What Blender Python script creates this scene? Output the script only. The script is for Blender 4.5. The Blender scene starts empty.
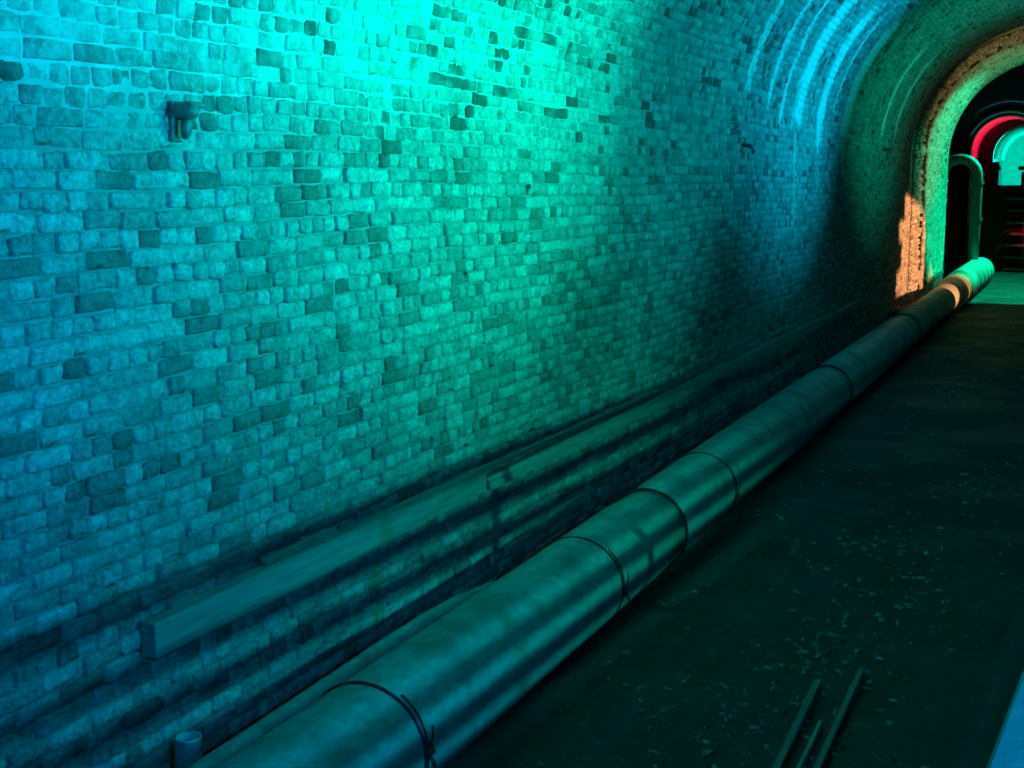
import bpy, bmesh, math, random
import numpy as np
from mathutils import Vector, Matrix, noise as mn
random.seed(7); rng = np.random.default_rng(7)
SC = bpy.context.scene; COL = SC.collection
PI = math.pi

# ------------------------------------------------------------------ camera, world, lights, exposure
PITCH = math.radians(8.918); YAW = math.radians(24.004)
cam = bpy.data.cameras.new('camera'); co = bpy.data.objects.new('camera', cam); COL.objects.link(co)
co.location = (0, 0, 0); co.rotation_euler = (PI/2 - PITCH, 0, YAW)
cam.sensor_fit = 'HORIZONTAL'; cam.sensor_width = 36; cam.lens = 36*1300/1024; cam.clip_start = 0.05; cam.clip_end = 300
SC.camera = co
w = bpy.data.worlds.new('world'); SC.world = w; w.use_nodes = True
w.node_tree.nodes['Background'].inputs[0].default_value = (0.0, 0.10, 0.12, 1)
w.node_tree.nodes['Background'].inputs[1].default_value = 0.02
SC.view_settings.view_transform = 'Standard'; SC.view_settings.look = 'None'
SC.view_settings.exposure = 0.0; SC.view_settings.gamma = 1.0; SC.view_settings.use_curve_mapping = False

BLUE = (0.0, 0.30, 1.0); CYAN = (0.0, 0.62, 0.80); GREEN = (0.0, 1.0, 0.50); TEAL = (0.0, 0.95, 0.70)
def spot(name, loc, target, color, power, angle, blend=0.6, radius=0.028):
    l = bpy.data.lights.new(name, 'SPOT'); l.energy = power; l.color = color
    l.spot_size = math.radians(angle); l.spot_blend = blend; l.shadow_soft_size = radius
    o = bpy.data.objects.new(name, l); COL.objects.link(o); o.location = loc
    o.rotation_euler = (Vector(target) - Vector(loc)).to_track_quat('-Z', 'Y').to_euler()
    return o
LZ = 0.35
LR = lambda y: min(3.2, 2.58+.0674*y)      # the row of lamps runs parallel to the barrier
# coloured floodlights in a row along the right-hand wall, behind the barrier, tilted up at the left wall; spots aimed low are added fill
spot('blue_floodlight', (LR(2.6), 2.6, LZ), (-3.4, 2.2, 1.1), (0,.40,1), 1050, 62, 1.0)
spot('blue_floodlight', (LR(3.6), 3.6, LZ), (-3.0, 3.6, -1.5), (0, .40, .9), 700, 66, 1.0)
spot('green_floodlight', (LR(8.6), 8.6, LZ), (-3.4, 6.9, 1.8), (0, 1, .67), 3900, 62, 1.0)
spot('cyan_floodlight', (LR(4.8), 4.8, LZ), (-3.4, 4.4, 1.55), (0, .74, .86), 1200, 60, 1.0)
spot('green_floodlight', (LR(7.6), 7.6, LZ), (-3.0, 7.6, -1.5), (0, 1, .66), 680, 76, 1.0)
spot('blue_floodlight', (LR(17.6), 17.6, LZ), (-3.1, 16.0, 2.3), (0.0, .62, 1.0), 2800, 68, 1.0)
spot('blue_floodlight', (LR(12.0), 12.0, LZ), (-3.3, 10.9, 1.9), (0.0, .80, .95), 1150, 62, 1.0)  # added fill for the dark gap between the green and blue lamps
spot('green_floodlight', (LR(15.0), 15.0, LZ), (-3.0, 14.5, -1.4), (0, .9, .8), 60, 80, 1.0)
spot('green_floodlight', (2.8, 21.5, LZ), (-2.6, 22.3, 2.3), (0, 1, .62), 640, 74, 1.0)
# overhead blue lamp behind the photographer
spot('blue_spotlight', (1.6, -1.2, 1.0), (0.1, 1.6, -0.6), (0.0, .38, 1.0), 480, 60, 0.8)
# portal and beyond
spot('orange_floodlight', (1.6, 26.30, -0.9), (-3.3, 26.6, -1.5), (1.0, .42, .16), 2900, 30, 0.25, 0.010)
spot('orange_floodlight', (1.6, 26.37, -0.3), (-2.2, 27.2, 2.3), (.85, .62, .2), 300, 84, 0.4, 0.006)
spot('orange_floodlight', (1.2, 27.6, -0.7), (-2.63, 28.85, -2.1), (1.0, .42, .14), 700, 13, 0.2, 0.012)
spot('green_floodlight', (1.9, 30.1, -1.2), (-3.1, 29.9, -.1), (0, 1, .42), 2300, 58, 0.45)
spot('green_floodlight', (1.9, 29.8, -1.2), (-1.9, 29.7, 2.6), (0, 1, .42), 500, 52, 0.6)
spot('green_floodlight', (-0.6, 36.0, 3.0), (-1.6, 35.2, -2.6), (0, 1, .45), 3600, 84, 0.08)

# ------------------------------------------------------------------ helpers
def link(name, me, mat=None, parent=None):
    o = bpy.data.objects.new(name, me); COL.objects.link(o)
    if mat is not None and not me.materials: me.materials.append(mat)
    if parent is not None: o.parent = parent
    return o
def mesh(name, V, F, mat=None, parent=None, smooth=False):
    me = bpy.data.meshes.new(name); me.from_pydata([tuple(v) for v in V], [], [tuple(f) for f in F]); me.update()
    if smooth:
        me.polygons.foreach_set('use_smooth', [True]*len(me.polygons))
    return link(name, me, mat, parent)
def fast_mesh(name, V, Fl, sizes, mat, parent=None, smooth=False):
    me = bpy.data.meshes.new(name)
    me.vertices.add(len(V)); me.vertices.foreach_set('co', np.asarray(V, np.float32).ravel())
    me.loops.add(len(Fl)); me.loops.foreach_set('vertex_index', np.asarray(Fl, np.int32))
    me.polygons.add(len(sizes)); st = np.zeros(len(sizes), np.int32); st[1:] = np.cumsum(sizes)[:-1]
    me.polygons.foreach_set('loop_start', st); me.polygons.foreach_set('loop_total', np.asarray(sizes, np.int32))
    me.update(calc_edges=True); me.validate()
    if smooth: me.polygons.foreach_set('use_smooth', [True]*len(me.polygons))
    return link(name, me, mat, parent)
def tag(o, label=None, cat=None, group=None, kind=None):
    if label: o['label'] = label
    if cat: o['category'] = cat
    if group: o['group'] = group
    if kind: o['kind'] = kind
    return o
def empty(name, loc, label, cat, group=None):
    o = bpy.data.objects.new(name, None); COL.objects.link(o); o.location = loc
    return tag(o, label, cat, group)
class MB:
    def __init__(s): s.V = []; s.F = []
    def add(s, V, F):
        n = len(s.V); s.V += [tuple(v) for v in V]; s.F += [tuple(i+n for i in f) for f in F]
    def box(s, a, b, j=0.0):
        (x0, y0, z0), (x1, y1, z1) = a, b
        V = [(x, y, z) for z in (z0, z1) for y in (y0, y1) for x in (x0, x1)]
        V = [tuple(c+random.uniform(-j, j) for c in v) for v in V]
        s.add(V, [(0,2,3,1),(4,5,7,6),(0,1,5,4),(2,6,7,3),(0,4,6,2),(1,3,7,5)])
    def tube(s, P, r, n=8, cap=True, closed=False):
        P = [Vector(p) for p in P]; m = len(P); rr = [float(q) for q in r] if hasattr(r, '__len__') else [float(r)]*m
        up = None; V = []
        for i, q in enumerate(P):
            if closed: t = P[(i+1) % m] - P[(i-1) % m]
            else: t = P[min(i+1, m-1)] - P[max(i-1, 0)]
            t.normalize()
            if up is None: up = t.orthogonal().normalized()
            up = (up - t*up.dot(t)).normalized(); sd = t.cross(up)
            for k in range(n):
                a = 2*PI*k/n; V.append(q + rr[i]*(math.cos(a)*up + math.sin(a)*sd))
        F = []
        for i in range(m if closed else m-1):
            j = (i+1) % m
            for k in range(n): F.append((i*n+k, i*n+(k+1) % n, j*n+(k+1) % n, j*n+k))
        if cap and not closed:
            F.append(tuple(range(n-1, -1, -1))); F.append(tuple((m-1)*n+k for k in range(n)))
        s.add(V, F)
    def build(s, name, mat, parent=None, smooth=False, bevel=0.0):
        me = bpy.data.meshes.new(name)
        if bevel:
            bm = bmesh.new(); vs = [bm.verts.new(v) for v in s.V]
            for f in s.F:
                try: bm.faces.new([vs[i] for i in f])
                except ValueError: pass
            bmesh.ops.bevel(bm, geom=list(bm.edges), offset=bevel, segments=1, affect='EDGES', clamp_overlap=True)
            bmesh.ops.recalc_face_normals(bm, faces=bm.faces); bm.to_mesh(me); bm.free()
        else:
            me.from_pydata(s.V, [], s.F); me.update()
        if smooth: me.polygons.foreach_set('use_smooth', [True]*len(me.polygons))
        return link(name, me, mat, parent)

# ------------------------------------------------------------------ materials
class N:
    def __init__(s, name):
        s.m = bpy.data.materials.new(name); s.m.use_nodes = True; s.t = s.m.node_tree; s.n = s.t.nodes
        s.b = s.n['Principled BSDF']; s.out = s.n['Material Output']
    def node(s, ty, **k):
        x = s.n.new(ty)
        for a, v in k.items(): setattr(x, a, v)
        return x
    def put(s, sock, v):
        if isinstance(v, bpy.types.NodeSocket): s.t.links.new(v, sock)
        elif v is not None: sock.default_value = v
    def math(s, op, a, b=None, c=None, clamp=False):
        x = s.node('ShaderNodeMath', operation=op, use_clamp=clamp)
        for i, v in enumerate((a, b, c)): s.put(x.inputs[i], v)
        return x.outputs[0]
    def noise(s, vec, scale, detail=4, rough=.6, dist=0):
        x = s.node('ShaderNodeTexNoise'); s.put(x.inputs['Vector'], vec); x.inputs['Scale'].default_value = scale
        x.inputs['Detail'].default_value = detail; x.inputs['Roughness'].default_value = rough
        x.inputs['Distortion'].default_value = dist
        return x.outputs['Fac']
    def scale(s, vec, v):
        x = s.node('ShaderNodeVectorMath', operation='MULTIPLY'); s.put(x.inputs[0], vec); x.inputs[1].default_value = v
        return x.outputs[0]
    def rng(s, v, a, b, c=0., d=1.):
        x = s.node('ShaderNodeMapRange', interpolation_type='SMOOTHSTEP'); s.put(x.inputs[0], v)
        for i, q in enumerate((a, b, c, d)): s.put(x.inputs[i+1], q)
        return x.outputs[0]
    def ramp(s, f, stops, interp='LINEAR'):
        x = s.node('ShaderNodeValToRGB'); cr = x.color_ramp; cr.interpolation = interp
        while len(cr.elements) < len(stops): cr.elements.new(.5)
        for e, (q, c) in zip(cr.elements, stops):
            e.position = q; e.color = (*c, 1) if hasattr(c, '__len__') else (c, c, c, 1)
        s.put(x.inputs[0], f); return x.outputs[0]
    def mix(s, f, a, b):
        x = s.node('ShaderNodeMix', data_type='RGBA'); s.put(x.inputs[0], f)
        for i, v in ((6, a), (7, b)):
            s.put(x.inputs[i], (*v, 1) if isinstance(v, tuple) and len(v) == 3 else v)
        return x.outputs[2]
    def pos(s): return s.node('ShaderNodeNewGeometry').outputs['Position']
    def bump(s, h, strength=.5, dist=.01):
        x = s.node('ShaderNodeBump'); x.inputs['Strength'].default_value = strength; x.inputs['Distance'].default_value = dist
        s.put(x.inputs['Height'], h); s.t.links.new(x.outputs[0], s.b.inputs['Normal'])
    def rnd(s):
        g = s.node('ShaderNodeNewGeometry').outputs['Random Per Island']; o = s.node('ShaderNodeObjectInfo').outputs['Random']
        return s.math('FRACT', s.math('ADD', g, s.math('MULTIPLY', o, 7.31)))
    def done(s, col=None, rough=.8, metal=0.):
        s.put(s.b.inputs['Base Color'], (*col, 1) if isinstance(col, tuple) and len(col) == 3 else col)
        s.put(s.b.inputs['Roughness'], rough); s.b.inputs['Metallic'].default_value = metal
        return s.m
# mineral runs down the vault: y position (m), half width, lowest z of the fat part, lowest z of the thin tail
RUNS = [(6.9,.05,1.1,.9),(8.6,.07,1.3,1.0),(13.5,.13,.85,.7),(14.5,.12,.70,.6),(15.2,.10,.62,.55),(16.1,.38,.62,-.75),(17.5,.30,.35,-.45),(18.3,.10,.9,.6),
        (19.4,.42,.65,-.2),(22.9,.20,.75,.1),(24.4,.18,.72,.1)]
YR0, YR1 = 5.0, 27.0
def stain_masks(n, P):
    sep = n.node('ShaderNodeSeparateXYZ'); n.put(sep.inputs[0], P); Y, Z = sep.outputs['Y'], sep.outputs['Z']
    wob = n.math('MULTIPLY', n.math('SUBTRACT', n.noise(n.scale(P, (.2, 3, 1.2)), 2.0, 5, .7), .5), .45)
    yn = n.math('DIVIDE', n.math('SUBTRACT', n.math('ADD', Y, wob), YR0), YR1-YR0)
    def prof(wscale, stopz):
        st = [(0, 0.)]
        for (y, hw, zf, zt) in RUNS:
            if stopz and zt > zf-.3: continue
            h = hw*wscale
            a = [(y-h*1.0), (y-h*.45), (y+h*.45), (y+h*1.0)]
            for q, v in zip(a, (0., 1., 1., 0.)): st.append(((q-YR0)/(YR1-YR0), v))
        return sorted(st, key=lambda e: e[0])[:32]
    # colour ramps take 32 stops: two ramps of fat runs, one of thin tails
    def one(runs, ws):
        st = [(0, 0.)]; last = YR0
        for (y, hw, zf, zt) in runs:
            h = hw*ws; st += [((q-YR0)/(YR1-YR0), v) for q, v in ((y-h*1.35, 0.), (y-h*.35, 1.), (y+h*.35, 1.), (y+h*1.35, 0.))]
        return n.ramp(yn, st)
    def zlow(runs, k):
        st = [];
        for i, r in enumerate(runs):
            e = (r[0] + (runs[i-1][0] if i else YR0))/2 if i else YR0
            st.append(((e-YR0)/(YR1-YR0), (r[k]+2)/4))
        return n.math('SUBTRACT', n.math('MULTIPLY', n.ramp(yn, st, 'CONSTANT'), 4), 2)
    breakup = n.noise(n.scale(P, (1, 1, .35)), 9, 5, .75)
    out = None
    for runs in (RUNS[:6], RUNS[6:]):
        m = one(runs, 1.0); zz = zlow(runs, 2)
        edge = n.math('ADD', Z, n.math('MULTIPLY', n.math('SUBTRACT', breakup, .5), .8))
        t = n.rng(n.math('SUBTRACT', edge, zz), -.10, .12)
        top = n.rng(Z, 2.55, 1.9)
        m = n.math('MULTIPLY', n.math('MULTIPLY', m, t), top)
        out = m if out is None else n.math('MAXIMUM', out, m)
    tails = [r for r in RUNS if r[3] < r[2]-.3]
    m = one(tails, .30); zz = zlow(tails, 3)
    t = n.rng(n.math('SUBTRACT', Z, zz), 0, .25); t = n.math('MULTIPLY', t, n.rng(Z, 1.0, .6))
    out = n.math('MAXIMUM', out, n.math('MULTIPLY', n.math('MULTIPLY', m, t), .7))
    out = n.rng(n.math('MULTIPLY', out, n.math('ADD', .25, n.math('MULTIPLY', breakup, 1.25))), .32, .85)
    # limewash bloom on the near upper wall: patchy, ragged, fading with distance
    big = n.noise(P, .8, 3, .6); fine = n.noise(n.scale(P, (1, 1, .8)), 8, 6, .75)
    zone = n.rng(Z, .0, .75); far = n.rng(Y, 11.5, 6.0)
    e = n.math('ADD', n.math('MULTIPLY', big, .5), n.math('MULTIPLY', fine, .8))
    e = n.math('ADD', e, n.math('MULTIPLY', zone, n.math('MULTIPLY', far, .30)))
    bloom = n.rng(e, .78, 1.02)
    # small splashes lower down
    sp = n.rng(n.noise(P, 17, 3, .6), .70, .76)
    bloom = n.math('MAXIMUM', bloom, n.math('MULTIPLY', sp, .6))
    # fine dribbles and salt flecks across the middle of the wall
    dr = n.rng(n.noise(n.scale(P, (1, 1, .22)), 34, 5, .8), .58, .72)
    mid = n.math('MULTIPLY', n.rng(Z, -1.7, -1.0), n.rng(Z, .2, -.45))
    bloom = n.math('MAXIMUM', bloom, n.math('MULTIPLY', n.math('MULTIPLY', dr, mid), .55))
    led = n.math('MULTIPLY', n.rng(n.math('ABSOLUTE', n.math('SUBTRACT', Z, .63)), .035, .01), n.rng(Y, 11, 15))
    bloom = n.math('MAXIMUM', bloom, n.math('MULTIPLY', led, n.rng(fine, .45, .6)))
    return out, bloom, Y, Z
def make_brick(name, mortar=False):
    n = N(name); P = n.pos(); st, bl, Y, Z = stain_masks(n, P)
    fine = n.noise(P, 45, 6, .75)
    if mortar:
        c = n.ramp(n.noise(P, 5, 5), [(.3, (.20, .19, .185)), (.7, (.38, .37, .35))])
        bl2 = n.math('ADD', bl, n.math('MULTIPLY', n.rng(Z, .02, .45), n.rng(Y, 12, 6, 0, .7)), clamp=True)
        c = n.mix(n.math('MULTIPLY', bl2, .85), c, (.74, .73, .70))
    else:
        r0 = n.rnd(); clus = n.noise(P, 1.7, 3, .6)
        r = n.math('ADD', r0, n.math('MULTIPLY', n.math('SUBTRACT', clus, .46), 1.5), clamp=True)
        c = n.ramp(r0, [(0, (.21, .17, .15)), (.12, (.27, .235, .22)), (.5, (.36, .33, .31)), (1, (.47, .44, .42))])
        c = n.mix(n.math('MULTIPLY', n.rng(r, .20, .06), n.rng(Z, -.3, .5, .25, 1)), c, (.11, .085, .075))
        d = n.ramp(n.math('ADD', n.math('MULTIPLY', fine, .6), n.math('MULTIPLY', n.noise(P, 13, 4, .7), .4)), [(.36, .40), (.5, 1.0), (.63, 1.6)])
        mm = n.node('ShaderNodeMix', data_type='RGBA', blend_type='MULTIPLY'); mm.inputs[0].default_value = 1
        n.put(mm.inputs[6], c); n.put(mm.inputs[7], d); c = mm.outputs[2]
        keep = n.rng(r, .05, .45, .10, 1)
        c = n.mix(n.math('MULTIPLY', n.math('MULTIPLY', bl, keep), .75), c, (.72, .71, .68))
    c = n.mix(n.math('MULTIPLY', st, .95), c, (.93, .92, .88))
    h = n.math('ADD', n.math('MULTIPLY', fine, .5), n.math('MULTIPLY', n.noise(P, 17, 5, .7), .8))
    n.bump(h, 1.0, .022)
    return n.done(c, n.rng(fine, .3, .7, .62, .92))
M = {}
M['brick'] = make_brick('worn_brick'); M['mortar'] = make_brick('mortar', True)
n = N('distant_brickwork'); uv = n.node('ShaderNodeTexCoord').outputs['UV']
bt = n.node('ShaderNodeTexBrick'); n.put(bt.inputs['Vector'], uv); bt.inputs['Scale'].default_value = 1
bt.inputs['Brick Width'].default_value = .225; bt.inputs['Row Height'].default_value = .075; bt.inputs['Mortar Size'].default_value = .006
for k, c in (('Color1', (.33, .29, .27, 1)), ('Color2', (.20, .16, .15, 1)), ('Mortar', (.12, .11, .10, 1))): bt.inputs[k].default_value = c
n.bump(n.math('ADD', n.math('MULTIPLY', bt.outputs['Fac'], -1), n.noise(n.pos(), 40, 4)), .5, .01)
M['far_brick'] = n.done(bt.outputs['Color'], .85)
def simple(name, c0, c1, scale, rough=.8, metal=0., bump=.3, stretch=(1, 1, 1), bscale=60):
    n = N(name); P = n.pos(); q = n.scale(P, stretch)
    c = n.ramp(n.noise(q, scale, 6, .65), [(.3, c0), (.7, c1)])
    n.bump(n.noise(q, bscale, 5, .7), bump, .01)
    return n.done(c, rough, metal)
M['wood'] = simple('weathered_timber', (.17, .16, .145), (.36, .33, .30), 6, .75, 0, .5, (6, .35, 6), 14)
M['old_wood'] = simple('dark_timber', (.10, .09, .08), (.22, .2, .18), 6, .8, 0, .5, (6, .35, 6), 14)
n = N('dusty_pipe_metal'); P = n.pos()
a = n.noise(P, 3.2, 5, .6); b = n.noise(n.scale(P, (1, .6, 1)), 22, 6, .75)
c = n.ramp(b, [(.30, (.22, .22, .21)), (.55, (.36, .36, .35)), (.78, (.52, .52, .50))])
c = n.mix(n.rng(a, .45, .7), c, (.24, .22, .2))
n.bump(b, .35, .006)
M['pipe'] = n.done(c, n.rng(a, .3, .7, .42, .7), 0.15)
M['sleeve'] = simple('pale_pipe_wrap', (.45, .43, .40), (.7, .68, .64), 14, .7, 0, .4)
M['wire'] = simple('rusty_wire', (.035, .03, .028), (.08, .065, .055), 30, .6, .6, .3)
M['iron'] = simple('rusted_iron', (.09, .085, .08), (.34, .31, .28), 25, .55, .4, .5)
M['grey_metal'] = simple('galvanised_steel', (.35, .35, .36), (.55, .56, .56), 12, .45, .5, .2)
n = N('damp_earth_floor'); P = n.pos()
a = n.noise(P, 1.1, 5, .6); b = n.noise(P, 14, 8, .75)
c = n.ramp(n.math('ADD', n.math('MULTIPLY', a, .5), n.math('MULTIPLY', b, .5)), [(.36, (.013, .013, .013)), (.55, (.028, .028, .027)), (.70, (.075, .072, .066))])
scr = n.rng(n.noise(n.scale(P, (2.2, .7, 1)), 5, 8, .8, .8), .59, .68)
c = n.mix(n.math('MULTIPLY', scr, .75), c, (.42, .41, .36))
n.bump(b, .8, .03)
M['floor'] = n.done(c, n.rng(a, .35, .65, .5, .9))
M['concrete'] = simple('walkway_concrete', (.16, .16, .16), (.26, .26, .25), 8, .85)
M['straw'] = simple('pale_debris', (.16, .155, .13), (.42, .40, .33), 20, .8, 0, .3)
M['plaster'] = simple('rough_render', (.45, .44, .42), (.66, .65, .62), 5, .8, 0, .6, (1, 1, 1), 12)
M['black'] = simple('black_and_shade', (.012, .012, .012), (.03, .03, .03), 9, .8)  # near-black; also paints in shade on the deck, far chamber and jamb

# ------------------------------------------------------------------ tunnel section
ZF = -2.6; W = 3.4; ZC = .5; S1 = ZC-ZF
R1 = 2.4; A1 = math.radians(70); S2 = S1 + R1*A1
xk, zk = -1.0-R1*math.cos(A1), ZC+R1*math.sin(A1)
R2 = -xk/math.sin(PI/2-A1); zc2 = zk-R2*math.cos(PI/2-A1); B1 = PI/2-A1
S3 = S2 + R2*B1; STOT = 2*S3
def prof(s, d):
    """arc length s from the left foot of the wall, inward offset d -> x, z, tangent angle"""
    s = np.asarray(s, float); d = np.asarray(d, float) + 0*s
    mir = s > S3; t = np.where(mir, STOT-s, s)
    th = np.clip((t-S1)/R1, 0, A1); ph = -B1 + np.clip((t-S2)/R2, 0, B1+.01)
    x = np.where(t < S1, -W+d, np.where(t < S2, -1.0-(R1-d)*np.cos(th), (R2-d)*np.sin(ph)))
    z = np.where(t < S1, ZF+t, np.where(t < S2, ZC+(R1-d)*np.sin(th), zc2+(R2-d)*np.cos(ph)))
    return np.where(mir, -x, x), z

def layout(s0, s1, y0, y1, rough):
    """courses of bricks: arrays of (y centre, s centre, half length, half height, proud, tilt)"""
    out = []; rows = int(round((s1-s0)/.075)); ph = rng.uniform(0, 10)
    for r in range(rows):
        sc = s0 + (r+.5)*(s1-s0)/rows
        zz = ZF+sc
        hdr_only = zz > .22
        if zz < -1.2: stretch = (r % 3 != 2)
        else: stretch = (r % 2 == 0)
        if hdr_only: stretch = (r % 5 == 0)
        y = y0 - rng.uniform(0, .2)
        while y < y1:
            L = (.213 if stretch else .104)
            if rng.random() < .07: L = .104 if stretch else .213
            L *= rng.uniform(.90, 1.09)
            j = rng.uniform(.004, .011)
            yc = y+L/2
            wav = .013*math.sin(yc*.9+ph+r*.05) + .007*math.sin(yc*2.3+r*.4) + rng.normal(0, .0018)
            hh = (.075-rng.uniform(.004, .010))/2
            if zz > .15: pr = rng.uniform(.004, .014)
            else: pr = rng.uniform(.008, .024)
            if rng.random() < .04: pr = max(pr-.014, .003)
            out.append((yc, sc+wav, L/2, hh, pr, rng.normal(0, .012)))
            y += L+j
    return np.array(out)
NO = 10
def outline(hl, hh, jit, seed=None):
    """rounded, chipped rectangle outline"""
    c = .012
    base = [(-hl+c, -hh), (0, -hh), (hl-c, -hh), (hl, -hh+c), (hl, hh-c), (hl-c, hh), (0, hh), (-hl+c, hh), (-hl, hh-c), (-hl, -hh+c)]
    return np.array(base)
def brick_rings(u, v):
    pass
def stuff_bricks(name, B, mapf, mat, parent, full=True):
    """all bricks of B as one mesh; mapf(s,y,d)->xyz ; full: 10 point outline, else 4 point"""
    m = len(B); yc, sc, hl, hh, pr, ti = B.T
    if full:
        c = np.minimum(.009, hh*.3); z = 0*hl
        U = np.stack([-hl+c, z, hl-c, hl, hl, hl-c, z, -hl+c, -hl, -hl], 1); Vv = np.stack([-hh, -hh, -hh, -hh+c, hh-c, hh, hh, hh, hh-c, -hh+c], 1)
    else:
        U = np.stack([-hl, hl, hl, -hl], 1); Vv = np.stack([-hh, -hh, hh, hh], 1)
    k = U.shape[1]
    U = U + rng.normal(0, .0042, U.shape); Vv = Vv + rng.normal(0, .0032, U.shape) + U*ti[:, None]
    rings = []
    ins = .86
    rings.append((U, Vv, -.02+0*U))
    rings.append((U, Vv, pr[:, None]-.007+rng.normal(0, .002, U.shape)))
    iu = np.sign(U)*np.maximum(np.abs(U)-.008, 0); iv = np.sign(Vv)*np.maximum(np.abs(Vv)-.007, 0)
    rings.append((iu, iv, pr[:, None]+rng.normal(0, .0026, U.shape)))
    cen = (np.zeros((m, 1)), np.zeros((m, 1)), pr[:, None]+rng.normal(0.001, .002, (m, 1)))
    rings.append(cen)
    UU = np.concatenate([r[0] for r in rings], 1); VV = np.concatenate([r[1] for r in rings], 1); DD = np.concatenate([r[2] for r in rings], 1)
    X = mapf(sc[:, None]+VV, yc[:, None]+UU, DD)      # (m, nv, 3)
    nv = UU.shape[1]
    faces = []; sizes = []
    for rr in range(2):
        for i in range(k):
            j = (i+1) % k; faces += [rr*k+i, rr*k+j, (rr+1)*k+j, (rr+1)*k+i]; sizes.append(4)
    for i in range(k): faces += [2*k+i, 2*k+(i+1) % k, 3*k]; sizes.append(3)
    faces = np.array(faces); off = (np.arange(m)*nv)[:, None]
    Fl = (faces[None, :]+off).ravel(); sz = np.tile(sizes, m)
    o = fast_mesh(name, X.reshape(-1, 3), Fl, sz, mat, parent)
    return o
def shell_map(s, y, d):
    x, z = prof(s, d); return np.stack([x, y+0*x, z], -1)

# brick prototypes shared by the bricks that are objects of their own
def proto(hl, hh, i):
    one = np.array([[0, 0, hl, hh, .012, 0]])
    mp = lambda s, y, d: np.stack([d+0*s, y+0*s, s+0*d], -1)
    o = stuff_bricks('brick', one, mp, M['brick'], None); me = o.data; bpy.data.objects.remove(o); return me
PH = [proto(.052, .032, i) for i in range(14)]; PS = [proto(.1065, .032, i) for i in range(14)]

CY, SY, CP, SP = math.cos(YAW), math.sin(YAW), math.cos(PITCH), math.sin(PITCH)
def screen(x, y, z):
    r = x*CY+y*SY; fw = -x*SY+y*CY; d = fw*CP-z*SP; b = fw*SP+z*CP
    return 512+1300*r/d, 384-1300*b/d, d
def pick(B, mapf, n=300):
    """the n bricks that show largest (plain size ranking, to decide which are separate objects)"""
    P = mapf(B[:, 1], B[:, 0], 0*B[:, 0]); u, v, d = screen(P[:, 0], P[:, 1], P[:, 2])
    A = B[:, 2]*B[:, 3]/d**2*np.abs(P[:, 0])/np.linalg.norm(P, axis=1)
    A[(d < .2) | (u < -20) | (u > 1044) | (v < -20) | (v > 788)] = 0
    hide = (B[:, 1] < .25)          # the foot of the wall is behind the pipe
    A[hide] = 0
    return np.argsort(-A)[:n]
def place_bricks(B, parent):
    for (yc, sc, hl, hh, pr, ti) in B:
        me = random.choice(PH if hl < .08 else PS); o = bpy.data.objects.new('brick', me); COL.objects.link(o); o.parent = parent
        x, z = prof(sc, pr-.012); x2, z2 = prof(sc+.001, pr-.012)
        t = Vector((float(x2-x), 0, float(z2-z))).normalized(); nrm = Vector((t.z, 0, -t.x))
        yv = Vector((0, 1, 0)); c, s = math.cos(ti), math.sin(ti)
        y2 = yv*c + t*s; t2 = t*c - yv*s
        m = Matrix((nrm, y2, t2)).transposed().to_4x4()
        m.translation = Vector((float(x), yc, float(z)))
        base = .052 if hl < .08 else .1065
        m = m @ Matrix.Diagonal((1, hl/base, hh/.032, 1))
        o.matrix_world = m

def backing(name, s0, s1, y0, y1, mat, off=0., ds=.05, dy=.06, amp=.004, uvs=False):
    ns = max(2, int((s1-s0)/ds)+1); ny = max(2, int((y1-y0)/dy)+1)
    S, Y = np.meshgrid(np.linspace(s0, s1, ns), np.linspace(y0, y1, ny), indexing='ij')
    D = off + rng.normal(0, amp, S.shape)*.5 + amp*np.sin(Y*3.1+S*5)*.5
    D[0] = D[-1] = off
    X = shell_map(S, Y, D).reshape(-1, 3)
    i = np.arange(ns-1)[:, None]*ny+np.arange(ny-1)[None, :]
    F = np.stack([i, i+1, i+1+ny, i+ny], -1).reshape(-1, 4)[:, ::-1]
    o = fast_mesh(name, X, F.ravel(), np.full(len(F), 4), mat, None, True)
    uvl = o.data.uv_layers.new(name='UVMap'); idx = np.zeros(len(o.data.loops), np.int32); o.data.loops.foreach_get('vertex_index', idx)
    uvl.data.foreach_set('uv', np.stack([Y.ravel()[idx], S.ravel()[idx]], 1).astype(np.float32).ravel())
    return tag(o, kind='structure')

Y0, YP = 1.2, 27.5
wall = backing('wall_left', 0, S1, Y0, YP, M['mortar'])
wallb = backing('wall_back_left', 0, S1, -7, Y0, M['far_brick'], 0, .3, .5, 0); wallb.name = 'wall_left_rear'
vault = backing('ceiling', S1, S3+.6, Y0, YP, M['mortar'])
backing('ceiling_rear', S1, STOT-S1, -7, Y0, M['far_brick'], 0, .2, .5, 0)
backing('ceiling_right', S3+.6, STOT-S1, Y0, YP, M['far_brick'], 0, .2, .5, 0)
backing('wall_right', STOT-S1, STOT, -7, YP, M['far_brick'], 0, .3, .5, 0)
B = layout(.0, S1, Y0+.1, YP-.02, 1); B = B[B[:, 0] < YP-.12]
ix = pick(B, shell_map); mask = np.ones(len(B), bool); mask[ix] = False
place_bricks(B[ix], wall)
rest = B[mask]; near = rest[rest[:, 0] < 13]; far = rest[rest[:, 0] >= 13]
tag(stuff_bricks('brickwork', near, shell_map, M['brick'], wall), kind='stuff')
tag(stuff_bricks('brickwork', far, shell_map, M['brick'], wall, False), kind='stuff')
B = layout(S1, S3+.6, Y0+.1, YP-.02, 1); B = B[B[:, 0] < YP-.12]
ix = pick(B, shell_map); mask = np.ones(len(B), bool); mask[ix] = False
place_bricks(B[ix], vault)
rest = B[mask]; near = rest[rest[:, 0] < 13]; far = rest[rest[:, 0] >= 13]
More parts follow.
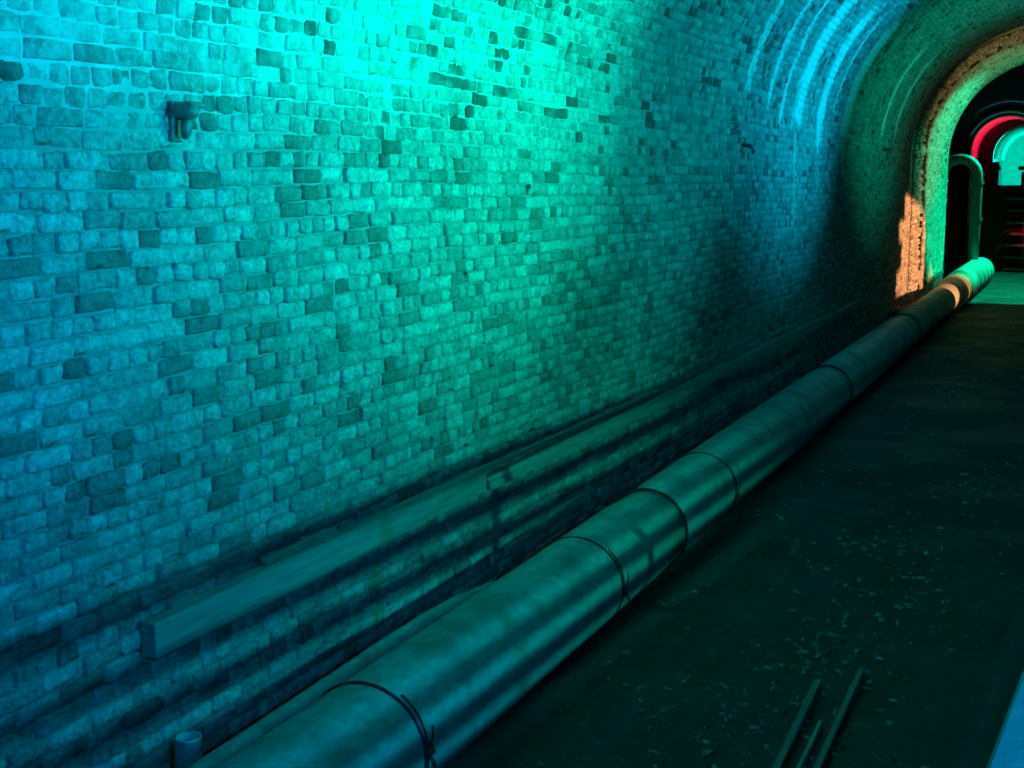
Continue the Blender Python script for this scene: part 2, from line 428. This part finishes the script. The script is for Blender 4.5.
tag(stuff_bricks('brickwork', near, shell_map, M['brick'], vault), kind='stuff')
tag(stuff_bricks('brickwork', far, shell_map, M['brick'], vault, False), kind='stuff')

# ------------------------------------------------------------------ portal ring (narrower lining) and its brick faces
STEP = .25; YQ = 31.6
ring = backing('trim_1', 0, STOT, YP, YQ, M['mortar'], STEP, .1, .1, .004)
B = layout(0, S3+1.2, YP+.01, YQ-.05, 1); B = B[(B[:, 0] < YQ-.12)]
tag(stuff_bricks('brickwork', B, lambda s, y, d: shell_map(s, y, STEP+np.asarray(d)*.8), M['brick'], ring, False), kind='stuff')
SPL = .5
def face_strip(name, y, d0, d1, mat, parent=None, spl=0):
    S = np.linspace(0, STOT, 120); V = []; F = []
    for d, yy in ((d0, y-spl), (d1, y)):
        x, z = prof(S, d); V += [(a, yy, b) for a, b in zip(x, z)]
    m = len(S)
    for i in range(m-1): F.append((i, i+1, m+i+1, m+i))
    o = mesh(name, V, F, mat, parent)
    return o
fs = tag(face_strip('trim_2', YP, -.02, STEP+.005, M['mortar'], None, SPL), kind='structure')
# header bricks standing on the portal face: two rows across the step
fb = []
for r, dc in enumerate((.03, .085, .14, .20)):
    s = rng.uniform(0, .05)
    while s < S3+1.2:
        fb.append((dc, s, .048, .0325*rng.uniform(.92, 1.05), rng.uniform(.006, .022), rng.normal(0, .02))); s += .0765
fb = np.array(fb)
def face_map(s, dd, d):
    dd = np.asarray(dd); x, z = prof(s, .125+(dd-.125)*.55+np.asarray(d)*.9); return np.stack([x, YP-SPL*(1-(.125+(dd-.125)*.55+.0)/STEP)-np.asarray(d)*.5+(dd-.125)*.0+0*x, z], -1)
tag(stuff_bricks('brickwork', fb, face_map, M['brick'], fs, False), kind='stuff')
tag(face_strip('trim_3', YQ, -1.6, STEP+.005, M['mortar']), kind='structure')

# ------------------------------------------------------------------ floor
def terrain(name, x0, x1, y0, y1, dx, z, amp, mat):
    nx = int((x1-x0)/dx)+1; ny = int((y1-y0)/dx)+1
    xs = np.linspace(x0, x1, nx); ys = np.linspace(y0, y1, ny); V = []
    for y in ys:
        for x in xs:
            h = mn.fractal(Vector((x*1.6, y*1.2, 3.3)), .8, 2.1, 5)
            V.append((x, y, z + amp*h))
    F = [(j*nx+i, j*nx+i+1, (j+1)*nx+i+1, (j+1)*nx+i) for j in range(ny-1) for i in range(nx-1)]
    return mesh(name, V, F, mat, None, True)
tag(terrain('floor', -3.5, 3.5, -7, 62, .12, ZF, .018, M['floor']), kind='structure')

# ------------------------------------------------------------------ walkway on the right with its barrier
ANG = math.atan(.0674)
wk = MB(); e0 = lambda y: -.65+.083*y
V = []
for y in (-6, 25.3):
    for z in (ZF-.05, -1.62):
        V += [(e0(y)+.05, y, z), (3.38, y, z)]
wk.add(V, [(0,1,3,2), (4,6,7,5), (2,3,7,6), (0,2,6,4)])
tag(wk.build('walkway', M['black']), kind='structure').name = 'trim_4'  # deck coloured black to stand in for shade beside the coping
BEND = 25.2
bar = empty('barrier', (-.133, 0, -1.62), 'steel barrier with a broad pale coping rail along the walkway edge', 'railing')
bar.rotation_euler = (0, 0, -ANG)
def bb(y0, y1, z0, z1, x0, x1, name, mat, bevel=.004):
    m = MB(); m.box((x0, y0, z0+1.62), (x1, y1, z1+1.62)); return m.build(name, mat, bar, False, bevel)
bb(-5, 24.9, -.530, -.5, 0, .085, 'coping', M['plaster'])
z = -.60
while z > -1.14:
    bb(-5, 24.9, z-.044, z, .06, .085, 'rail', M['black'], .003); z -= .088
bb(-5, 24.9, -1.62, -1.17, .06, .08, 'shade_board', M['black'])  # solid unseen board added to keep lamp light off the deck and floor
for y in np.arange(-4.5, 24.8, 3.0): bb(y, y+.05, -1.62, -.530, .09, .13, 'post', M['black'])

# ------------------------------------------------------------------ big pipe along the wall
PX, PZ, PR = -2.63, -2.33, .275
pipe = empty('large_pipe', (PX, 3, ZF), 'fat metal pipe lying along the foot of the brick wall', 'pipe')
def ploc(x, y, z): return (x-PX, y-3, z-ZF)
def ring_pts(y, r, n=40, a0=0, a1=2*PI, closed=True):
    m = n if closed else n+1
    return [ploc(PX+r*math.cos(a0+(a1-a0)*i/n), y, PZ+r*math.sin(a0+(a1-a0)*i/n)) for i in range(m)]
joints = [-2, 2.4, 8.15, 14.6, 20.8, 27.9]
for a, b in zip(joints[:-1], joints[1:]):
    m = MB(); nn = 48; ys = np.linspace(a+.006, b-.006, 16); V = []; F = []
    for i, y in enumerate(ys):
        rr = PR - (.012 if i in (0, len(ys)-1) else 0)
        for k in range(nn):
            t = 2*PI*k/nn; q = rr + .0035*mn.noise(Vector((math.cos(t)*1.2, y*1.3, math.sin(t)*1.2)))
            V.append(ploc(PX+q*math.cos(t), y, PZ+q*math.sin(t)))
    for i in range(len(ys)-1):
        for k in range(nn): F.append((i*nn+k, (i+1)*nn+k, (i+1)*nn+(k+1) % nn, i*nn+(k+1) % nn))
    F.append(tuple(range(nn))); F.append(tuple((len(ys)-1)*nn+k for k in range(nn-1, -1, -1)))
    m.add(V, F); m.build('pipe_section', M['pipe'], pipe, True)
# dark joint straps
for y in (8.15, 14.6, 20.8):
    m = MB(); m.tube(ring_pts(y, PR+.003), .011, 6, closed=True); m.build('strap', M['wire'], pipe, True)
# wire ties with twisted ends
def tie(y, th, loose, ang=-.35):
    m = MB(); m.tube(ring_pts(y, PR+.004), th, 6, closed=True)
    m.tube([ploc(PX+(PR+.005)*math.cos(a), y+.02+.02*math.sin(a*1.2), PZ+(PR+.005)*math.sin(a)) for a in np.linspace(ang-.5, ang+.9, 14)], th*.7, 5)
    o = m.build('wire_tie', M['wire'], pipe, True)
    e = MB(); kx, kz = PX+(PR+.012)*math.cos(ang), PZ+(PR+.012)*math.sin(ang)
    e.tube([ploc(kx, y-.01, kz-.02), ploc(kx+.012, y+.012, kz), ploc(kx+.004, y+.03, kz+.015)], [th*1.6, th*2.6, th*1.4], 6)
    e.tube([ploc(kx+.006, y+.01, kz+.01), ploc(kx+.012, y+.03, kz+.05), ploc(kx+.016, y+.02, kz+.105)], th*.7, 5)
    e.tube([ploc(kx+.006, y+.01, kz-.01), ploc(kx+.02, y+.03, kz-.06), ploc(kx+.006, y+.05, kz-.06-loose)], th*.6, 5)
    e.tube([ploc(kx+.006, y+.0, kz-.01), ploc(kx+.024, y+.015, kz-.07), ploc(kx+.012, y+.02, kz-.05-loose*.8)], th*.55, 5)
    e.build('twisted_end', M['wire'], o, True)
tie(4.42, .008, .07, .12); tie(6.85, .0055, .16, .0); tie(9.45, .005, .2, -.1)
# pale wrapped end with bands, then the elbow
def sleeve(y0, y1, r0, r1, name, mat):
    m = MB(); ys = np.linspace(y0, y1, 8); m.tube([ploc(PX, y, PZ+(r0-PR)*.3) for y in ys], list(np.linspace(r0, r1, 8)), 36); return m.build(name, mat, pipe, True)
sleeve(27.95, 29.7, .335, .335, 'wrapped_section', M['sleeve'])
sleeve(30.0, 35.2, .345, .345, 'wrapped_section', M['sleeve'])
sleeve(29.7, 30.0, .30, .30, 'gap_collar', M['black'])
for y in (28.8, 29.3): 
    m = MB(); m.tube(ring_pts(y, .34), .012, 6, closed=True); m.build('strap', M['wire'], pipe, True)
for y in (31.3, 32.4, 33.5, 34.6):
    m = MB(); m.tube(ring_pts(y, .352), .014, 6, closed=True); m.build('strap', M['iron'], pipe, True)
# end elbow dome
m = MB(); m.tube([ploc(PX, y, PZ+.02) for y in (35.2, 35.5, 35.7, 35.85)], [.36, .35, .26, .12], 30); m.build('end_cap', M['sleeve'], pipe, True)

# riser pipe with a bend
rx, ry = -2.72, 34.4
ris = empty('riser_pipe', (rx, ry, PZ+.375), 'upright riser pipe at the fat pipe\'s far end, bending over to the left', 'pipe')
P = [(0, 0, 0), (0, 0, .6), (0, 0, 1.25), (0, 0, 1.9)]
for a in np.linspace(0, PI*.95, 12): P.append((-.42+.42*math.cos(a), 0, 2.05+.42*math.sin(a)))
m = MB(); m.tube(P, .125, 18); m.build('bent_tube', M['iron'], ris, True)
m = MB(); m.tube([(0, 0, .95), (0, 0, 1.05)], .16, 18); m.build('flange', M['iron'], ris)
m = MB(); m.tube([(0, 0, 1.85), (0, 0, 1.93)], .16, 18); m.build('flange', M['iron'], ris)

# thin pipe behind the fat one
tp = MB()
tp.tube([(-2.97, 1.5, -2.235), (-2.965, 3.2, -2.225), (-2.955, 4.0, -2.215), (-2.95, 4.6, -2.205), (-2.945, 5.2, -2.195), (-2.95, 5.6, -2.20), (-2.955, 6.0, -2.225), (-2.965, 6.4, -2.28), (-2.985, 6.9, -2.38), (-3.0, 7.4, -2.5)], .048, 14)
tag(tp.build('thin_pipe', M['pipe'], None, True), 'thin pipe running close behind the fat pipe and dipping out of sight', 'pipe')

# short upright stub tube at the lower left
m = MB(); nn = 20; V = []; F = []
prs = [(.052, ZF), (.052, -2.145), (.0535, -2.14), (.044, -2.14), (.043, -2.3)]
for r_, z_ in prs:
    for k in range(nn): V.append((-3.10+r_*math.cos(2*PI*k/nn), 3.86+r_*math.sin(2*PI*k/nn), z_))
for i in range(len(prs)-1):
    for k in range(nn): F.append((i*nn+k, i*nn+(k+1) % nn, (i+1)*nn+(k+1) % nn, (i+1)*nn+k))
F.append(tuple((len(prs)-1)*nn+k for k in range(nn)))
m.add(V, F); tag(m.build('stub_tube', M['grey_metal'], None, True), 'short open-topped metal tube standing upright between the wall and the fat pipe', 'tube')

# ------------------------------------------------------------------ timbers on the wall
def board(name, pts, th, mat, label, h=.15, x0=-3.37, grp=None):
    """pts: (y, z top, z bottom, outward lean top, outward lean bottom)"""
    V = []; F = []
    for (y, zt, zb, a, b) in pts:
        V += [(x0, y, zb), (x0+b, y, zb), (x0+a, y, zt), (x0, y, zt)]
    for i in range(len(pts)-1):
        for k in range(4): F.append((i*4+k, i*4+(k+1) % 4, (i+1)*4+(k+1) % 4, (i+1)*4+k))
    F.append((0, 3, 2, 1)); q = (len(pts)-1)*4; F.append((q, q+1, q+2, q+3))
    m = MB(); m.add(V, F); o = m.build(name, mat, None, False, .004)
    return tag(o, label, 'plank', grp)
board('timber_plank', [(y, -1.735+.002*math.sin(y*3), -1.885+.004*math.sin(y*2.2), .075, .075) for y in np.linspace(3.93, 7.02, 14)], .07, M['wood'],
      'nearest timber plank fixed along the brick wall, square-cut near end')
board('timber_plank', [(y, -1.82-.004*(y-7)+.012*math.sin(y*.9), -1.905-.006*(y-7)+.012*math.sin(y*.9+1), .045+.03*min(1, (y-7)/3), .075) for y in np.linspace(7.1, 21, 30)], .07, M['wood'],
      'long warped plank continuing along the brick wall beyond the nearest one')
board('timber_batten', [(y, -1.742-.010*(y-7), -1.775-.010*(y-7), .05, .05) for y in np.linspace(7.04, 10.6, 10)], .05, M['wood'],
      'thin batten tapering along the wall above the warped plank').__setitem__('category', 'batten')
board('timber_batten', [(y, -1.70, -1.731, .03, .035) for y in np.linspace(4.75, 5.15, 3)], .05, M['wood'],
      'short offcut of batten lying on top of the nearest plank').__setitem__('category', 'batten')

# ------------------------------------------------------------------ ironwork in the wall
br = empty('wall_bracket', (-3.38, 4.29, .25), 'small rusted iron bracket with a rounded head sticking out of the wall at upper left', 'bracket')
m = MB(); m.box((-.03, -.035, -.10), (.012, .035, .06), .003); m.build('back_plate', M['iron'], br, False, .006)
m = MB(); m.tube([(-.02, 0, .02), (.03, 0, .022), (.06, 0, .02), (.085, 0, .012), (.095, 0, .0)], [.034, .036, .04, .034, .018], 14); m.build('head', M['iron'], br, True)
m = MB(); m.tube([(.05, 0, 0), (.055, -.004, -.035), (.05, -.004, -.07), (.04, 0, -.085)], [.018, .024, .02, .012], 10); m.build('spout', M['iron'], br, True)
m = MB(); m.box((.0, .02, .035), (.07, .10, .058), .003); m.build('hook', M['iron'], br, False, .004)
nl = MB(); nl.tube([(-3.41, 13.5, .36), (-3.31, 13.5, .35), (-3.28, 13.52, .32), (-3.29, 13.54, .27)], [.02, .022, .022, .012], 8)
tag(nl.build('wall_hook', M['iron'], None, True), 'small bent iron hook in the wall halfway down the tunnel below the white runs', 'hook')
nl = MB(); nl.tube([(-3.41, 23.4, .52), (-3.30, 23.4, .52), (-3.27, 23.4, .46)], [.03, .03, .02], 8)
tag(nl.build('wall_hook', M['iron'], None, True), 'small dark hook under the farthest white runs near the lit arch', 'hook')

# ------------------------------------------------------------------ ragged brick blade added outside the frame to cut the orange light
pr = MB(); z = ZF
blocker = empty('light_blocker', (1.2, 26.0, ZF), 'ragged slender brick blade added out of view to cut the orange light', 'blocker')
k = 0
while z < 2.4:
    low = z < -.80; hz = .034 if -1.4 < z < -.80 else .075
    e = 26.235 + (random.choice((0, .0, .012, .05, .065)) if z > -1.6 else 0) + random.uniform(-.006, .006) if low else 26.432+random.uniform(-.004, .004)
    zt_ = z+.08; xm = 1.26
    pr.box((1.12-1.2, 25.4-26.0, z-ZF), (xm-1.2, e-26.0, z+hz-ZF), .001); z += hz
tag(pr.build('brickwork', M['brick'], blocker), kind='stuff')

# ------------------------------------------------------------------ floor things
def bx(name, x0, y0, x1, y1, z0, th, wd, mat, label, cat):
    d = Vector((x1-x0, y1-y0, 0)); n_ = Vector((-d.y, d.x, 0)).normalized()*wd/2; V = []
    for zz in (z0, z0+th):
        for p, s in (((x0, y0), -1), ((x0, y0), 1), ((x1, y1), 1), ((x1, y1), -1)): V.append((p[0]+n_.x*s, p[1]+n_.y*s, zz))
    m = MB(); m.add(V, [(0,1,2,3), (7,6,5,4), (0,4,5,1), (1,5,6,2), (2,6,7,3), (3,7,4,0)])
    o = m.build(name, mat, None, False, .003); return tag(o, label, cat)
bx('floor_board', -1.12, 5.0, -1.16, 6.5, ZF+.0, .05, .035, M['old_wood'], 'narrow batten on the dark floor, nearer the fat pipe', 'batten')
bx('floor_board', -.96, 4.9, -.98, 6.75, ZF+.0, .05, .03, M['old_wood'], 'narrow batten on the dark floor, nearer the walkway', 'batten')
bx('floor_lath', -1.04, 5.1, -1.05, 6.0, ZF+.01, .03, .02, M['wood'], 'pale lath lying between the two battens on the floor', 'lath')
# straw, chips and splinters
V = []; F = []
def chip(x, y, L, wd, a, hgt):
    global V, F
    n0 = len(V); c, s = math.cos(a), math.sin(a)
    for (u, v, z_) in ((-L, -wd, 0), (L, -wd*.6, 0), (L*.8, wd, 0), (-L*.9, wd, 0), (-L*.6, -wd*.5, hgt), (L*.7, -wd*.4, hgt), (L*.6, wd*.5, hgt*.8), (-L*.7, wd*.6, hgt)):
        V.append((x+u*c-v*s, y+u*s+v*c, ZF+z_+.002))
    F += [tuple(n0+i for i in f) for f in ((4,5,6,7), (0,1,5,4), (1,2,6,5), (2,3,7,6), (3,0,4,7))]
for i in range(900):
    if i < 450:
        cx, cy = random.choice([(-1.35, 9.2), (-.95, 8.6), (-1.15, 7.2), (-1.3, 6.3), (-.8, 11.5), (-1.9, 20.5), (-1.6, 16.5), (-.95, 5.6), (-1.6, 5.4)])
        x = random.gauss(cx, .16); y = random.gauss(cy, .4)
    else: x = random.uniform(-2.3, 0.0); y = random.uniform(4, 27)
    if x > e0(y)-.05: continue
    L = random.uniform(.006, .03); chip(x, y, L, L*random.uniform(.08, .5), random.uniform(0, PI), random.uniform(.006, .022))
o = mesh('debris', V, F, M['straw']); tag(o, 'pale chips and straw scattered over the dark floor', 'debris', None, 'stuff')
# spoil heap at the foot of the wall by the arch
o = terrain('rubble_heap', -3.36, -3.02, 24.3, 31.4, .09, ZF+.16, .12, M['floor'])
tag(o, 'low bank of dark spoil between the fat pipe and the wall near the lit arch', 'spoil heap', None, 'stuff')

# ------------------------------------------------------------------ beyond the lit ring
def boxs(name, a, b, mat, j=0):
    m = MB(); m.box(a, b, j); return tag(m.build(name, mat), kind='structure')
boxs('wall_far_left', (-5.2, YQ, ZF), (-5.0, 44, 5), M['far_brick'])
boxs('wall_far_right', (5.0, YQ, ZF), (5.2, 60, 5), M['far_brick'])
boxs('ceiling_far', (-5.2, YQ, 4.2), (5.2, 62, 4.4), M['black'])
# bulkhead with an arched opening (y = 44), barrel to y = 49
def arch_wall(name, y, cx, zc, r, mat, xl=-5.2, xr=5.2, zt=4.4, n=24):
    V = []; F = []
    A = [PI-PI*i/n for i in range(n+1)]
    inner = [(cx-r, ZF)]+[(cx+r*math.cos(a), zc+r*math.sin(a)) for a in A]+[(cx+r, ZF)]
    outer = [(xl, ZF)]+[(xl+(xr-xl)*i/n, zt) for i in range(n+1)]+[(xr, ZF)]
    V = [(a, y, b) for a, b in inner]+[(a, y, b) for a, b in outer]; k = len(inner)
    for i in range(k-1): F.append((i, i+1, k+i+1, k+i))
    return tag(mesh(name, V, F, mat), kind='structure')
def barrel(name, y0, y1, cx, zc, r, mat, n=24, zb=ZF):
    A = [PI-PI*i/n for i in range(n+1)]
    inner = [(cx-r, zb)]+[(cx+r*math.cos(a), zc+r*math.sin(a)) for a in A]+[(cx+r, zb)]
    V = [(a, y0, b) for a, b in inner]+[(a, y1, b) for a, b in inner]; k = len(inner)
    F = [(i, i+1, k+i+1, k+i) for i in range(k-1)]
    return tag(mesh(name, V, F, mat, None, True), kind='structure')
CX, CZ, CR = -2.62, .86, 1.12
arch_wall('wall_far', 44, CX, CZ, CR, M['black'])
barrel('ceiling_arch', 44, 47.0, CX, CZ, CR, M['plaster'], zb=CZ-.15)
boxs('wall_far_jamb', (CX-CR-.15, 44.02, ZF), (CX-CR, 47, CZ-.15), M['black'])  # black stands in for shade below the red-lit arch
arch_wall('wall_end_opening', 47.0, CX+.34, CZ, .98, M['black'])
barrel('ceiling_gallery', 47.0, 60, CX+.1, CZ, 1.25, M['plaster'])
boxs('wall_end', (-5.2, 60, ZF), (5.2, 60.2, 5), M['plaster'])
def hoop(name, y, cx, zc, r, th, mat, a0, a1, label):
    m = MB(); m.tube([(cx+r*math.cos(a), y, zc+r*math.sin(a)) for a in np.linspace(a0, a1, 26)], th, 8)
    return tag(m.build(name, mat, None, True), label, 'hoop')
hoop('arch_hoop', 43.9, CX-.02, CZ+.02, CR+.10, .035, M['plaster'], PI*.86, PI*.12, 'thin pale hoop framing the distant red-lit arch')
hoop('arch_hoop', 41.6, CX+.15, CZ-.10, CR+.42, .035, M['plaster'], PI*.72, PI*.12, 'faint blue hoop just above the pale one over the distant arch')
spot('red_floodlight', (CX+.6, 45.3, CZ-1.2), (CX-.8, 45.6, CZ+.65), (1.0, .0, .06), 420, 66, .4)
for q, yy in enumerate((50.5, 54.0, 57.5)):
    m = MB(); m.tube([(CX+.1+1.10*math.cos(a), yy, CZ+1.10*math.sin(a)) for a in np.linspace(PI*1.02, -.02, 26)], .11, 8)
    tag(m.build('trim_%d' % (5+q), M['old_wood'] if q == 1 else M['plaster'], None, True), kind='structure')
spot('cyan_floodlight', (CX+.8, 52.5, CZ-1.0), (CX-.1, 58.5, CZ-.1), (0, 1, .72), 1700, 110, .6)
spot('cyan_floodlight', (CX+.1, 42.6, CZ-.5), (CX, 43.9, CZ+1.3), (.1, 1, .8), 25, 90, .6)
spot('blue_floodlight', (CX+.5, 40.9, CZ+.1), (CX+.4, 41.6, CZ+1.4), (.1, .3, 1), 14, 90, .6)
spot('red_floodlight', (-1.4, 38.6, -1.0), (-2.35, 41.2, -2.1), (1, 0, .08), 55, 26, .3)
# stacked planks and boxes in the dark chamber
grp = 'planks stacked in the dark chamber beyond the lit arch'
tag((lambda mm: (mm.box((-2.98, 40.45, ZF), (-.2, 40.5, -.15)), mm.build('shade_panel', M['black']))[1])(MB()), 'black panel added behind the stacked planks to darken the view beyond the lit arch', 'panel')  # added backdrop; its black stands in for shade under the teal opening
for i in range(7):
    m = MB(); zz = ZF+.05+i*.33; m.box((-2.35+random.uniform(-.1, .1), 39.8, zz), (-.2, 40.3, zz+.07), .02)
    o = m.build('plank', M['old_wood'], None, False, .006)
    tag(o, ['lowest','second lowest','third lowest','middle','third highest','second highest','topmost'][i]+' dark plank in the stack beyond the lit arch', 'plank', grp)
post = MB(); post.box((-1.9, 40.32, ZF), (-1.8, 40.42, .0)); post.box((-.6, 40.32, ZF), (-.5, 40.42, .0))
tag(post.build('rack_frame', M['old_wood']), 'upright frame behind the stacked planks beyond the lit arch', 'rack')
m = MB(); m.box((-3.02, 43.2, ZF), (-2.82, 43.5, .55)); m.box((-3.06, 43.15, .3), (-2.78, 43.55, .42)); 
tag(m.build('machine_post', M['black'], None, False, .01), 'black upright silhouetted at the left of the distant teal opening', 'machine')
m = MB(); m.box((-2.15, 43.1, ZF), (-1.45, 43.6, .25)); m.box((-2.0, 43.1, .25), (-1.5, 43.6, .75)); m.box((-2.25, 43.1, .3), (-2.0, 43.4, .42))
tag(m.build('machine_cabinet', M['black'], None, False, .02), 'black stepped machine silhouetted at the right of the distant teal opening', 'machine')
